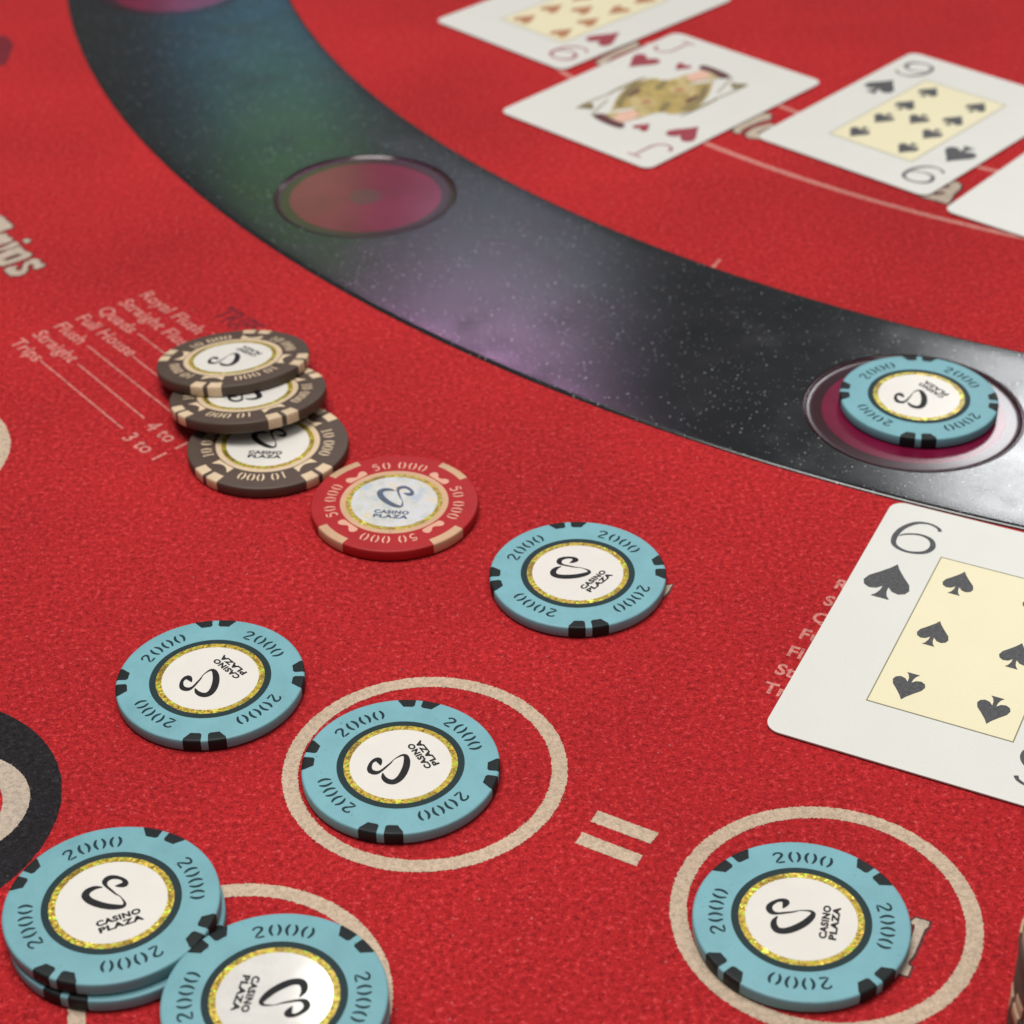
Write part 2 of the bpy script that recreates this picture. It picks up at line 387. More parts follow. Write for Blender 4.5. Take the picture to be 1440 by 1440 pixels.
GL = {
'letter': [(71.05, 258.33), (71.97, 259.04), (74.3, 258.02), (73.71, 256.71), (72.99, 256.13), (71.32, 252.62), (70.0, 250.08), (68.9, 248.71), (68.73, 247.91), (69.21, 247.44), (68.19, 245.34), (66.86, 245.89), (66.47, 246.7), (67.71, 248.97), (70.07, 253.59), (71.26, 256.41), (71.51, 257.36), (70.92, 257.61)],
'T': [(-150.61, 544.36), (-149.37, 543.37), (-148.13, 542.38), (-146.39, 539.68), (-144.41, 536.99), (-144.35, 535.32), (-145.28, 534.79), (-146.46, 533.73), (-147.32, 532.84), (-149.15, 531.62)],
'r': [(-148.51, 530.13), (-147.14, 531.91), (-145.24, 531.84), (-144.36, 529.98), (-142.86, 528.83), (-142.84, 527.38), (-144.28, 525.98), (-145.79, 524.95), (-147.29, 523.93)],
'i': [(-146.79, 521.4), (-145.37, 522.78), (-144.0, 524.53), (-142.22, 526.81), (-141.16, 526.59), (-140.17, 524.93), (-141.3, 523.71), (-143.52, 522.0), (-145.09, 521.34), (-146.51, 519.97)],
'dot': [(-139.69, 527.45), (-139.57, 528.17), (-138.26, 528.49), (-137.41, 527.55), (-137.69, 526.29), (-138.62, 525.78)],
'p': [(-146.87, 517.5), (-144.74, 519.55), (-142.66, 521.97), (-139.82, 524.02), (-137.92, 521.09), (-135.55, 519.23), (-135.91, 517.47), (-138.06, 515.43), (-140.26, 513.76), (-142.49, 512.27), (-143.36, 512.47), (-145.54, 510.82)],
's': [(-141.71, 509.99), (-140.7, 511.69), (-138.65, 512.31), (-138.35, 511.6), (-138.72, 510.06), (-137.55, 509.16), (-136.74, 510.16), (-136.79, 512.25), (-136.68, 514.33), (-134.7, 516.37), (-133.11, 515.96), (-132.18, 514.53), (-131.76, 513.12), (-130.58, 513.07), (-130.84, 511.69), (-132.55, 510.02), (-133.68, 510.75), (-133.81, 512.84), (-134.97, 513.23), (-135.45, 512.2), (-135.0, 509.76), (-135.45, 507.71), (-136.73, 506.55), (-139.21, 506.46), (-140.31, 507.87)],
'ra': [(132.73, 554.86), (134.77, 555.07), (135.6, 552.8), (134.59, 550.05), (132.24, 546.83), (131.24, 544.13), (129.37, 540.67), (127.01, 542.65), (123.46, 544.96), (122.17, 546.11), (126.94, 552.01), (129.93, 554.69)],
'la': [(75.16, 590.92), (77.89, 594.81), (81.23, 596.87), (83.73, 598.25), (85.08, 596.36), (82.02, 589.93), (80.16, 587.12), (75.63, 588.02)],
'lb': [(71.51, 593.24), (73.64, 599.01), (78.91, 604.38), (82.21, 605.75), (84.83, 605.27), (84.1, 601.56), (79.92, 599.14), (74.76, 594.57), (73.5, 591.34), (71.87, 592.13)],
'lc': [(30.68, 649.21), (33.88, 653.6), (45.46, 666.17), (46.44, 662.25), (36.88, 653.47), (32.6, 645.4)],
'tri': [(31.0, 358.5), (35.2, 359.5), (34.0, 356.6), (32.51, 354.58)],
}
for k, p in GL.items():
    big = k in ('letter', 'T', 'r', 'i', 'dot', 'p', 's', 'tri')
    pr('printed_letter_outline', poly_mesh('printed_letter_outline', [inflate(p, 0.55 if big else 0.8)], ZP, M['f_out']))
    pr('printed_letter', poly_mesh('printed_letter', [p], ZP * 2, M['f_grey']))
for p in ([(-143.2, 515.97), (-141.85, 517.68), (-139.63, 519.37), (-138.17, 518.79), (-139.57, 517.25), (-141.91, 515.39)],
          [(129.4, 552.6), (132.12, 552.93), (132.16, 551.6), (129.4, 550.8)], [(126.3, 548.1), (129.82, 548.57), (129.75, 547.1), (126.3, 546.6)], [(79.05, 591.5), (83.4, 595.6), (83.43, 594.0), (79.25, 589.6)]):
    pr('printed_letter_counter', poly_mesh('printed_letter_counter', [p], ZP * 3, M['f_out']))
pr('printed_mark', poly_mesh('printed_mark', [[(-183, 681), (-174.16, 681.13), (-170, 674), (-169.4, 668), (-169.12, 654.88), (-183, 653)]], ZP, M['f_dark']))

# the pay table left, and the one half under the six of spades
def paytable(ox, oy, ang, rows, step, h, wf, mat, bold=0.02):
    c, s = math.cos(R_(ang)), math.sin(R_(ang))
    for i, (t, sh) in enumerate(rows):
        x = ox - s * step * i + c * sh; y = oy + c * step * i + s * sh
        pr('printed_lettering', text_mesh('printed_lettering', t, ZP, mat, place=(x, y, ang, h, wf), bold=bold))
names = ['Trips', 'Straight', 'Flush', 'Full House', 'Quads', 'Straight Flush', 'Royal Flush']
AT = -50.0
paytable(-132.6, 469.6, AT, [(n, 0.2 * i) for i, n in enumerate(names)], 6.58, 4.1, 1.02, M['f_pink'])
def pline(a, b, w=0.24):
    dx, dy = b[0] - a[0], b[1] - a[1]; l = math.hypot(dx, dy); nx, ny = -dy / l * w, dx / l * w
    pr('printed_line', poly_mesh('printed_line', [rag([(a[0] + nx, a[1] + ny), (b[0] + nx, b[1] + ny), (b[0] - nx, b[1] - ny), (a[0] - nx, a[1] - ny)], 0.5, 0.09)], ZP, M['f_pink']))
pline((-122.7, 460.4), (-96.2, 426.8)); pline((-112.5, 458.2), (-91.5, 431.4)); pline((-111.3, 467.3), (-85.0, 434.0))
pline((-98.6, 461.5), (-79.0, 436.5)); pline((-99.0, 473.6), (-80.0, 449.5)); pline((-84.5, 464.0), (-74.0, 450.5)); pline((-79.0, 473.0), (-68.0, 459.0))
for t, x, y in (('3 to 1', -96.0, 422.5), ('4 to 1', -91.2, 427.4)):
    pr('printed_lettering', text_mesh('printed_lettering', t, ZP, M['f_pink'], place=(x, y, AT + 3, 4.1, 1.0), bold=0.02))
pr('printed_heading', text_mesh('printed_heading', 'TRIPS', ZP, M['f_dark'], place=(-80.5, 482.5, AT + 4, 7.0, 0.62), bold=0.02))
paytable(50.6, 323.0, -25.5, [(n, 0.3 + 0.50 * i) for i, n in enumerate(names)], 6.62, 3.5, 0.95, M['f_pink'], 0.03)

# arcs on the dealer's side
def arc_strip(name, r, a0, a1, w, mat, n=220, j=0.12):
    vs, fs = [], []
    for i in range(n + 1):
        a = R_(a0 + (a1 - a0) * i / n)
        for rr in (r - w + random.uniform(-j, j), r + w + random.uniform(-j, j)): vs.append((CX + rr * math.cos(a), CY + rr * math.sin(a), ZP))
    for i in range(n): fs.append((2 * i, 2 * i + 1, 2 * i + 3, 2 * i + 2))
    return pr(name, mesh(name, vs, fs, mat))
arc_strip('printed_arc', 337.2, -150, -80, 1.0, M['f_pink'])
arc_strip('printed_arc', 299.8, -150, -80, 1.0, M['f_pink'])
pline((55.5, 501.9), (59.7, 509.2), 0.5)

# nap of the cloth: short loose fibres lying over the near part of the felt
import numpy as np
def fibre_nap():
    rng = np.random.default_rng(3); n = 330000
    y = rng.uniform(190, 560, n); x = rng.uniform(-1, 1, n) * (60 + y * 0.245) + 6
    z_mat = np.zeros(n, int)                       # 0 red, 1 beige, 2 black, 3 none
    for cx, cy in ((-18.06, 300.92), (55.73, 260.24), (-50.45, 242.2), (-150.8, 416.0)):
        r = np.hypot(x - cx, y - cy); z_mat[(r > 25.0) & (r < 28.35)] = 1
    def inside(p):
        c = np.zeros(n, bool)
        for i in range(len(p)):
            (ax, ay), (bx, by) = p[i - 1], p[i]
            if ay == by: continue
            c ^= ((ay > y) != (by > y)) & (x < (bx - ax) * (y - ay) / (by - ay) + ax)
        return c
    for p in ([(15.65, 288.35), (27.02, 281.83), (25.12, 279.13), (14.08, 285.35)], [(12.38, 282.5), (23.58, 276.03), (22.08, 273.28), (10.85, 279.67)]): z_mat[inside(p)] = 1
    r = np.hypot(x + 122.1, y - 291.3); z_mat[r < 33.3] = 2
    r = np.hypot(x + 109.8, y - 292.5); z_mat[r < 14.8] = 1
    r = np.hypot(x + 112.2, y - 291.5); z_mat[r < 12.1] = 0
    for k, p in GL.items():
        if y.max() > p[0][1]: z_mat[inside(inflate(p, 0.3))] = 3
    r = np.hypot(x - CX, y - CY); z_mat[(r > R0_ - 0.5) & (r < R1_ + 0.5)] = 3
    z_mat[(z_mat == 1) & (rng.uniform(size=n) < 0.45)] = 3
    a = rng.uniform(0, 2 * np.pi, n); ln = rng.uniform(0.25, 0.75, n); w = rng.uniform(0.035, 0.075, n)
    h0 = rng.uniform(0.0, 0.10, n); h1 = rng.uniform(0.06, 0.30, n)
    ca, sa = np.cos(a), np.sin(a)
    P = np.stack([np.stack([x - sa * w, y + ca * w, h0], -1), np.stack([x + sa * w, y - ca * w, h0], -1), np.stack([x + ca * ln, y + sa * ln, h1], -1)], 1) * MM
    for k, (nm, mat) in enumerate((('felt_nap', M['nap']), ('beige_nap', M['f_beige']), ('black_nap', M['f_black']))):
        v = P[z_mat == k].reshape(-1, 3); t = len(v) // 3
        me = bpy.data.meshes.new(nm); me.vertices.add(len(v)); me.vertices.foreach_set('co', v.ravel())
        me.loops.add(3 * t); me.loops.foreach_set('vertex_index', np.arange(3 * t)); me.polygons.add(t); me.polygons.foreach_set('loop_start', np.arange(t) * 3)
        me.update(calc_edges=True); me.materials.append(mat)
        o = link(nm, me, felt); o['kind'] = 'stuff'
R0_, R1_ = 399.4, 477.6
fibre_nap()

# ------------------------------------------------------------------ the dark curved strip with its cups
strip = empty('curved_light_strip', (CX, CY, 0))
tag(strip, 'dark glitter-flecked curved strip with round magenta cups set into the felt', 'table strip')
R0, R1, ZT = 399.4, 477.6, 0.6
CUPS = [(-93.5, 438.8), (-118.3, 439.6), (-143.1, 438.4), (-167.9, 438.8)]
prof = []
for i in range(9):
    t = i / 8 * math.pi / 2; prof.append((R0 + 1.4 * (1 - math.cos(t)), -0.3 + (ZT + 0.3) * math.sin(t) ** 0.8))
prof += [(R0 + 6, ZT + 0.02), (R0 + 14, ZT + 0.05), (R0 + 25, ZT + 0.08), ((R0 + R1) / 2, ZT + 0.09), (R1 - 25, ZT + 0.08), (R1 - 14, ZT + 0.05), (R1 - 6, ZT + 0.02)]
for i in range(8, -1, -1):
    t = i / 8 * math.pi / 2; prof.append((R1 - 1.4 * (1 - math.cos(t)), -0.3 + (ZT + 0.3) * math.sin(t) ** 0.8))
prof += [(R1, -2.0), (R0, -2.0)]
vs, fs = [], []; n = 260; k = len(prof); A0, A1 = R_(-205), R_(-66)
for i in range(n + 1):
    a = A0 + (A1 - A0) * i / n
    vs += [(r * math.cos(a), r * math.sin(a), z) for r, z in prof]
for i in range(n):
    for q in range(k): fs.append((i * k + q, i * k + (q + 1) % k, (i + 1) * k + (q + 1) % k, (i + 1) * k + q))
fs.append(tuple(range(k - 1, -1, -1))); fs.append(tuple(n * k + q for q in range(k)))
me = mesh('strip_body', vs, fs, M['strip'], True)
bm = bmesh.new(); bm.from_mesh(me); bmesh.ops.recalc_face_normals(bm, faces=bm.faces[:]); bm.to_mesh(me); bm.free()
tmp = link('t', me)
cutters = []
for a, r in CUPS:
    v, f = lathe([(27.3, -6.0), (27.3, 6.0)], 128); nn = 128
    f = f + [tuple(2 * i for i in range(nn - 1, -1, -1)), tuple(2 * i + 1 for i in range(nn))]
    cme = mesh('c', [(x + r * math.cos(R_(a)), y + r * math.sin(R_(a)), z) for x, y, z in v], f, M['strip'])
    bm = bmesh.new(); bm.from_mesh(cme); bmesh.ops.recalc_face_normals(bm, faces=bm.faces[:]); bm.to_mesh(cme); bm.free()
    c = link('c', cme); cutters.append(c)
    md = tmp.modifiers.new('b', 'BOOLEAN'); md.operation = 'DIFFERENCE'; md.solver = 'EXACT'; md.object = c
dg = bpy.context.evaluated_depsgraph_get(); dg.update()
body = bpy.data.meshes.new_from_object(tmp.evaluated_get(dg)); body.name = 'strip_body'
for o in cutters + [tmp]: bpy.data.objects.remove(o)
body.set_sharp_from_angle(angle=R_(35))
link('strip_body', body, strip)
FL = 0.10       # cup floor height
ZR = ZT + 0.03
rim_v, rim_f = lathe([(27.25, -1.0), (27.25, ZR - 0.10), (27.12, ZR - 0.3), (26.95, ZR - 0.3), (26.85, ZR - 0.02), (26.7, ZR), (26.55, ZR - 0.05), (26.35, FL + 0.06), (26.1, FL + 0.02), (25.0, FL), (22.6, FL), (22.6, -1.0)])
rim_me = mesh('cup_rim', rim_v, rim_f, M['rim'], True); rim_me.set_sharp_from_angle(angle=R_(60))
lens_v, lens_f = lathe([(22.58, FL), (12.0, FL - 0.01), (5.05, FL - 0.01)])
lens_me = mesh('cup_lens', lens_v, lens_f, M['lens'], True)
sens_v, sens_f = disc(5.0, FL); sens_me = mesh('cup_sensor', sens_v, sens_f, M['sensor'])
for me_ in (rim_me, lens_me):
    for p in me_.polygons: pass
bm = bmesh.new(); bm.from_mesh(lens_me)
for f in bm.faces:
    f.normal_update()
    if f.normal.z < 0: f.normal_flip()
bm.to_mesh(lens_me); bm.free()
for a, r in CUPS:
    x, y = r * math.cos(R_(a)), r * math.sin(R_(a))
    q = link('cup_rim', rim_me, strip); q.location = (x * MM, y * MM, 0)
    l = link('cup_lens', lens_me, strip); l.location = (x * MM, y * MM, 0)
    s = link('cup_sensor', sens_me, l)

# ------------------------------------------------------------------ chips
TH = 3.0; RC = 19.5; ZTOP = TH
body_prof = [(0.0, 0.0), (18.5, 0.0), (19.0, 0.12), (19.35, 0.35), (19.5, 0.7), (19.5, TH - 0.4), (19.42, TH - 0.18), (19.22, TH - 0.05), (18.95, TH), (12.7, TH), (0.0, TH)]
def chip_body(mat):
    v, f = lathe(body_prof, 120); me = mesh('body', v, f, mat, True); me.set_sharp_from_angle(angle=R_(50)); 
    bm = bmesh.new(); bm.from_mesh(me); bmesh.ops.remove_doubles(bm, verts=bm.verts[:], dist=1e-7); bmesh.ops.recalc_face_normals(bm, faces=bm.faces[:]); bm.to_mesh(me); bm.free(); return me
def spot_mesh(t0, t1, rin, mat, n=10):
    """insert wrapping from the face over the rim; rin(t) is its inner edge"""
    vs, fs = [], []; e = 0.03
    for i in range(n + 1):
        t = t0 + (t1 - t0) * i / n; a = t / 19.4
        pr_ = [(min(rin(t), 18.9), TH + e), (18.95, TH + e), (19.24, TH - 0.05 + e), (19.45, TH - 0.18 + e), (19.5 + e, TH - 0.4), (19.5 + e, 0.7), (19.35 + e, 0.35 - e * 0.5), (19.0 + e, 0.12 - e)]
        vs += [(r * math.cos(a), r * math.sin(a), z) for r, z in pr_]
    k = 8
    for i in range(n):
        for q in range(k - 1): fs.append((i * k + q, i * k + q + 1, (i + 1) * k + q + 1, (i + 1) * k + q))
    # side walls so the insert has thickness
    me = mesh('edge_spot', vs, fs, mat, True); me.set_sharp_from_angle(angle=R_(50)); return me

def zero(w=0.62, h=1.0, t=0.195):
    out = []
    for s in (-1, 1):
        out.append([(s * 0.30, h * 0.97, 0.09), (s * 0.46, h * 0.66, t * 0.85), (s * 0.60, h * 0.24, t), (s * 0.60, -h * 0.24, t), (s * 0.46, -h * 0.66, t * 0.85), (s * 0.30, -h * 0.97, 0.09)])
    return out
DIG = {
'0': zero(),
'2': [[(-0.55, 0.55, 0.14), (-0.40, 0.82, 0.14), (0.0, 0.95, 0.15), (0.42, 0.75, 0.17), (0.42, 0.35, 0.18), (0.10, -0.05, 0.16), (-0.30, -0.45, 0.15), (-0.55, -0.85, 0.10)], [(-0.32, -0.88, 0.13), (0.1, -0.86, 0.15), (0.60, -0.86, 0.15)]],
'5': [[(0.50, 0.88, 0.14), (0.1, 0.88, 0.14), (-0.40, 0.86, 0.14)], [(-0.48, 0.66, 0.10), (-0.48, 0.30, 0.15), (-0.20, 0.22, 0.13), (0.20, 0.24, 0.14), (0.52, -0.05, 0.17), (0.52, -0.50, 0.17), (0.15, -0.88, 0.16), (-0.25, -0.90, 0.13), (-0.52, -0.66, 0.09)]],
'1': [[(-0.22, 0.60, 0.10), (0.0, 0.80, 0.14), (0.0, 0.3, 0.17), (0.0, -0.3, 0.17), (0.0, -0.72, 0.17)], [(-0.34, -0.90, 0.11), (0.0, -0.90, 0.11), (0.34, -0.90, 0.11)]],
}
def number_mesh(s, rmid, half, pitch, space, mat, wide=1.0):
    """the figures of one number bent round the rim, tops outwards, centred on +x"""
    adv = [space if ch == ' ' else pitch * (0.8 if ch == '1' else 1) for ch in s]
    tot = sum(adv); pos = -tot / 2; strokes = []
    vs, fs = [], []
    for ch, a in zip(s, adv):
        c = pos + a / 2; pos += a
        if ch == ' ': continue
        for st in DIG[ch]:
            v, f = ribbon([(x, y, w) for x, y, w in st], 5); k = len(vs)
            for x, y in v:
                r = rmid + y * half; ang = -(c + x * half * wide) / rmid
                vs.append((r * math.cos(ang), r * math.sin(ang), TH + 0.03))
            fs += [tuple(i + k for i in q) for q in f]
    me = mesh('number', vs, fs, mat)
    for p in me.polygons:
        if p.normal.z < 0: p.flip()
    return me
def sector_poly(name, pts, mat, z=TH + 0.03):
    """polygon in (tangential, radial) mm bent round the rim about +x"""
    dens = []
    for i in range(len(pts)):
        (a, b), (c, d) = pts[i], pts[(i + 1) % len(pts)]
        for q in range(3): dens.append((a + (c - a) * q / 3, b + (d - b) * q / 3))
    return poly_mesh(name, [[(r * math.cos(t / 16.0), r * math.sin(t / 16.0)) for t, r in dens]], z, mat)

LOGO = [(-0.42, 4.46, 0.1), (-1.7, 4.91, 0.39), (-2.99, 4.68, 0.53), (-3.76, 3.79, 0.58), (-3.57, 2.4, 0.58), (-2.67, 0.93, 0.6), (-1.33, -0.5, 0.58), (0.13, -1.56, 0.53), (1.49, -2.11, 0.39), (2.13, -1.68, 0.24), (2.13, -0.61, 0.14), (1.86, 0.6, 0.08), (1.33, 1.6, 0.14), (0.87, 2.79, 0.19), (0.28, 4.5, 0.24), (0.34, 5.66, 0.44), (1.18, 6.31, 0.48), (2.23, 6.09, 0.39), (3.33, 5.08, 0.29), (3.69, 4.05, 0.39), (3.42, 3.38, 0.53), (2.58, 3.46, 0.39), (1.69, 3.75, 0.06)]
LOGO = [(x - 0.1, y * 0.94 + 0.05, w * 1.25) for x, y, w in LOGO]

def make_chip(kind):
    root = empty('casino_chip')
    cfg = dict(teal=('teal', 'teal_dark', 'teal_ring', 'teal_print', 'inlay', 'ink'), brown=('brown', 'cream', 'cream', 'cream_print', 'inlay', 'ink'), red=('redclay', 'pale', 'pale', 'pale_print', 'silver', 'ink_blue'))[kind]
    b, sp, rg, pn, inl, ink = (M[c] for c in cfg)
    link('body', chip_body(b), root)
    v, f = annulus(11.25, 12.6, TH + 0.03, 96, z1=TH + 0.03); link('ring', mesh('ring', v, f, rg), root)
    v, f = annulus(10.05, 11.25, TH + 0.025, 96); link('foil_ring', mesh('foil_ring', v, f, M['gold']), root)
    iv, if_ = disc(10.05, TH + 0.03); io = link('inlay', mesh('inlay', iv, if_, inl), root)
    link('logo', strokes_mesh('logo', [LOGO], TH + 0.05, ink), io)
    link('lettering', text_mesh('lettering', 'CASINO', TH + 0.05, ink, box=(-4.0, 4.15, -4.95, -3.5), bold=0.055), io)
    link('lettering', text_mesh('lettering', 'PLAZA', TH + 0.05, ink, box=(-3.95, 4.2, -6.65, -5.25), bold=0.055), io)
    if kind == 'teal':
        def rin(t):
            t = abs(t)
            if t < 1.2: return 17.5 - (t - 0.7) / 0.5 * 0.4
            if t < 3.3: return 17.1
            return 17.1 + (t - 3.3) / 1.1 * 1.8
        ms = [spot_mesh(0.72, 4.4, rin, sp, 17), spot_mesh(-4.4, -0.72, rin, sp, 17)]
        num = number_mesh('2000', 15.35, 1.36, 2.95, 0, pn, 1.08)
    elif kind == 'brown':
        rin = lambda t: 16.75
        ms = [spot_mesh(0.62, 4.1, rin, sp), spot_mesh(-4.1, -0.62, rin, sp)]
        num = number_mesh('10 000', 14.85, 1.40, 2.30, 1.1, pn, 0.80)
        orn = sector_poly('ornament', [(-3.3, 12.95), (-1.6, 12.85), (0, 12.82), (1.6, 12.85), (3.3, 12.95), (3.05, 15.3), (2.1, 14.4), (1.2, 13.8), (0, 13.55), (-1.2, 13.8), (-2.1, 14.4), (-3.05, 15.3)], pn)
    else:
        rin = lambda t: 17.35
        ms = [spot_mesh(-4.4, 4.4, rin, sp, 16)]
        num = number_mesh('50 000', 15.0, 1.34, 2.55, 1.2, pn, 0.86)
        orn = sector_poly('ornament', [(-3.0, 13.1), (-1.5, 12.95), (0, 12.9), (1.5, 12.95), (3.0, 13.1), (3.4, 13.8), (3.1, 14.7), (2.3, 15.1), (1.4, 14.8), (0.7, 14.1), (0, 13.8), (-0.7, 14.1), (-1.4, 14.8), (-2.3, 15.1), (-3.1, 14.7), (-3.4, 13.8)], pn)
    for i in range(4):
        for s in ms: o = link('edge_spot', s, root); o.rotation_euler.z = i * math.pi / 2
        o = link('number', num, root); o.rotation_euler.z = math.pi / 4 + i * math.pi / 2
        if kind != 'teal': o = link('ornament', orn, root); o.rotation_euler.z = i * math.pi / 2
    return root
def copy_tree(o, parent=None):
    c = o.copy(); COL.objects.link(c); c.parent = parent
    for ch in o.children: copy_tree(ch, c)
    return c
protos = {k: make_chip(k) for k in ('teal', 'brown', 'red')}
used = set()
def chip(kind, x, y, z, gap, text, label, group, tilt=0, lean=0, worn=False):
    """gap = direction of a pair of edge spots, text = direction from the centre to the lettering (degrees)"""
    p = protos[kind]
    r = p if kind not in used else copy_tree(p)
    used.add(kind)
    r.location = (x * MM, y * MM, z * MM)
    mt = Matrix.Rotation(R_(gap), 3, 'Z')
    if tilt:
        ax = Vector((-math.sin(R_(lean)), math.cos(R_(lean)), 0)); mt = Matrix.Rotation(R_(tilt), 3, ax) @ mt
    r.rotation_euler = mt.to_euler()
    for ch in r.children:
        if ch.name.startswith('inlay'):
            ch.rotation_euler.z = R_(text + 90 - gap)
            if worn: ch.data = ch.data.copy(); ch.data.materials[0] = M['worn']
    r['label'] = label; r['category'] = 'poker chip'; r['group'] = group
    return r
GT, GB, GR = 'teal chips on the table', 'brown chips on the table', 'red chip'
chip('teal', -22.7, 299.2, 0.08, -99.6, 29.8, 'teal chip inside the printed circle left of the equals sign', GT)
chip('teal', 14.3, 360.5, 0.08, -85.0, -40.3, 'teal chip on bare felt between the red chip and the six of spades', GT)
chip('teal', -63.1, 326.4, 0.08, -87.3, 42.6, 'teal chip on bare felt just above left of the printed circle, below the brown chips', GT)
chip('teal', 50.7, 256.6, 0.08, -143.0, -14.6, 'teal chip inside the printed circle right of the equals sign, below the six of spades', GT)
chip('teal', -72.6, 259.5, 0.08, -109.5, 60, 'lower teal chip of the two-chip stack in the lower left corner, face hidden', GT)
chip('teal', -73.3, 260.5, 0.08 + TH + 0.06, -112.9, -66.0, 'upper teal chip of the two-chip stack in the lower left corner', GT)
chip('teal', -42.0, 237.2, 0.08, 20, 100, 'lower teal chip mostly hidden beneath the one with a glare, at the bottom edge', GT)
chip('teal', -42.0, 237.7, 0.08 + TH + 0.06, 43.9, 170.0, 'teal chip with a scratched glare on its centre, cut by the bottom edge', GT, worn=True)
chip('teal', 101.75, 430.9, FL + 0.05, -100.1, 34.2, 'teal chip resting in the magenta cup of the dark curved strip', GT)
chip('red', -27.3, 389.0, 0.08, -137.8, -97.2, 'red chip with peach edge marks and a silvery centre', GR)
chip('brown', -58.9, 414.7, 0.08, -45.4, -94.0, 'lowest and nearest of three fanned brown chips, lying flat beside the red chip', GB)
LEAN = 108.0
sn = 19.5 * math.sin(R_(9.7))
chip('brown', -65.1, 432.6, 0.08 + sn, -57.0, 80.0, 'middle of the three fanned brown chips, half covered', GB, 9.7, LEAN)
chip('brown', -70.5, 449.3, 0.12 + sn, -104.0, 41.0, 'topmost and farthest of three fanned brown chips, its whole face showing', GB, 9.9, LEAN)
for i in range(8):
    chip('brown', 102 + random.uniform(-.3, .3), 230 + random.uniform(-.3, .3), 0.08 + i * (TH + 0.04), 140 + i * 17, 30 * i, 'brown chip in the tall stack cut off by the lower right corner', 'brown chips in the corner stack')

# ------------------------------------------------------------------ cards
CWD, CHT = 63.0, 88.0; ZC = 0.40; TC = 0.32
def rrect(w, h, r, n=8):
    out = []
    for sx, sy, a0 in ((1, 1, 0), (-1, 1, 90), (-1, -1, 180), (1, -1, 270)):
        for i in range(n + 1):
            a = R_(a0 + 90 * i / n); out.append((sx * (w / 2 - r) + r * math.cos(a), sy * (h / 2 - r) + r * math.sin(a)))
    return out
def card_body():
    o = rrect(CWD, CHT, 3.4); n = len(o)
    vs = [(x, y, ZC) for x, y in o] + [(x, y, ZC + TC) for x, y in o]
    fs = [tuple(range(n - 1, -1, -1)), tuple(range(n, 2 * n))] + [(i, (i + 1) % n, n + (i + 1) % n, n + i) for i in range(n)]
    return mesh('card_body', vs, fs, M['card'])
def spade2d(h, w):
    """outline, tip at top; centred"""
    half = [(0.0, 0.5), (0.10, 0.36), (0.27, 0.18), (0.44, 0.02), (0.50, -0.13), (0.45, -0.24), (0.32, -0.30), (0.17, -0.27), (0.06, -0.17), (0.07, -0.30), (0.12, -0.42), (0.20, -0.5)]
    p = half + [(-x, y) for x, y in half[::-1]]
    p = [q for i, q in enumerate(p) if i == 0 or q != p[i - 1]]
    if p[0] == p[-1]: p = p[:-1]
    return [(x * w, y * h) for x, y in p]
def heart2d(h, w):
    half = [(0.0, -0.5), (0.18, -0.22), (0.40, 0.06), (0.50, 0.27), (0.44, 0.44), (0.28, 0.5), (0.12, 0.44), (0.0, 0.27)]
    p = half + [(-x, y) for x, y in half[-2:0:-1]]
    return [(x * w, y * h) for x, y in p]
SIX = [(0.44, 0.34, 0.045), (0.36, 0.43, 0.035), (0.12, 0.49, 0.03), (-0.16, 0.42, 0.045), (-0.38, 0.18, 0.055), (-0.455, -0.12, 0.06), (-0.36, -0.38, 0.05), (-0.02, -0.48, 0.035), (0.34, -0.38, 0.05), (0.455, -0.17, 0.06), (0.34, 0.03, 0.05), (0.06, 0.10, 0.03), (-0.24, 0.02, 0.025), (-0.37, -0.08, 0.015)]
JAY = [[(-0.05, 0.48, 0.03), (0.15, 0.48, 0.03), (0.45, 0.48, 0.03)], [(0.22, 0.43, 0.03), (0.22, 0.1, 0.035), (0.20, -0.25, 0.035), (0.02, -0.46, 0.03), (-0.28, -0.44, 0.035), (-0.40, -0.25, 0.055)]]
ZI = ZC + TC + 0.05
def glyph(name, strokes, cx, cy, w, h, mat, flip=False, parent=None):
    s = -1 if flip else 1
    return link(name, strokes_mesh(name, [[(x * w, y * h, t * h * 0.85) for x, y, t in st] for st in strokes], ZI, mat, lambda x, y: (cx + s * x, cy + s * y)), parent)
def pip(out2d, cx, cy, mat, parent, flip=False, z=None, name='pip'):
    s = -1 if flip else 1
    return link(name, poly_mesh(name, [[(cx + s * x, cy + s * y) for x, y in out2d]], z or ZI + 0.04, mat), parent)
def make_card(x, y, upang, label):
    r = empty('playing_card', (x, y, 0), (0, 0, R_(upang - 90)))
    r['label'] = label; r['category'] = 'playing card'
    link('card_body', CB, r); return r
CB = card_body()
def panel(r):
    p = link('panel', poly_mesh('panel', [rrect(30.6, 54.2, 0.15, 1)], ZI, M['panel']), r)
    v, f = [], []
    o, i_ = [(15.3, 27.1), (-15.3, 27.1), (-15.3, -27.1), (15.3, -27.1)], [(15.05, 26.85), (-15.05, 26.85), (-15.05, -26.85), (15.05, -26.85)]
    v = [(a, b, ZI + 0.03) for a, b in o + i_]; f = [(i, (i + 1) % 4, 4 + (i + 1) % 4, 4 + i) for i in range(4)]
    me = mesh('panel_line', v, f, M['c_line'])
    for q in me.polygons:
        if q.normal.z < 0: q.flip()
    link('panel_line', me, p)
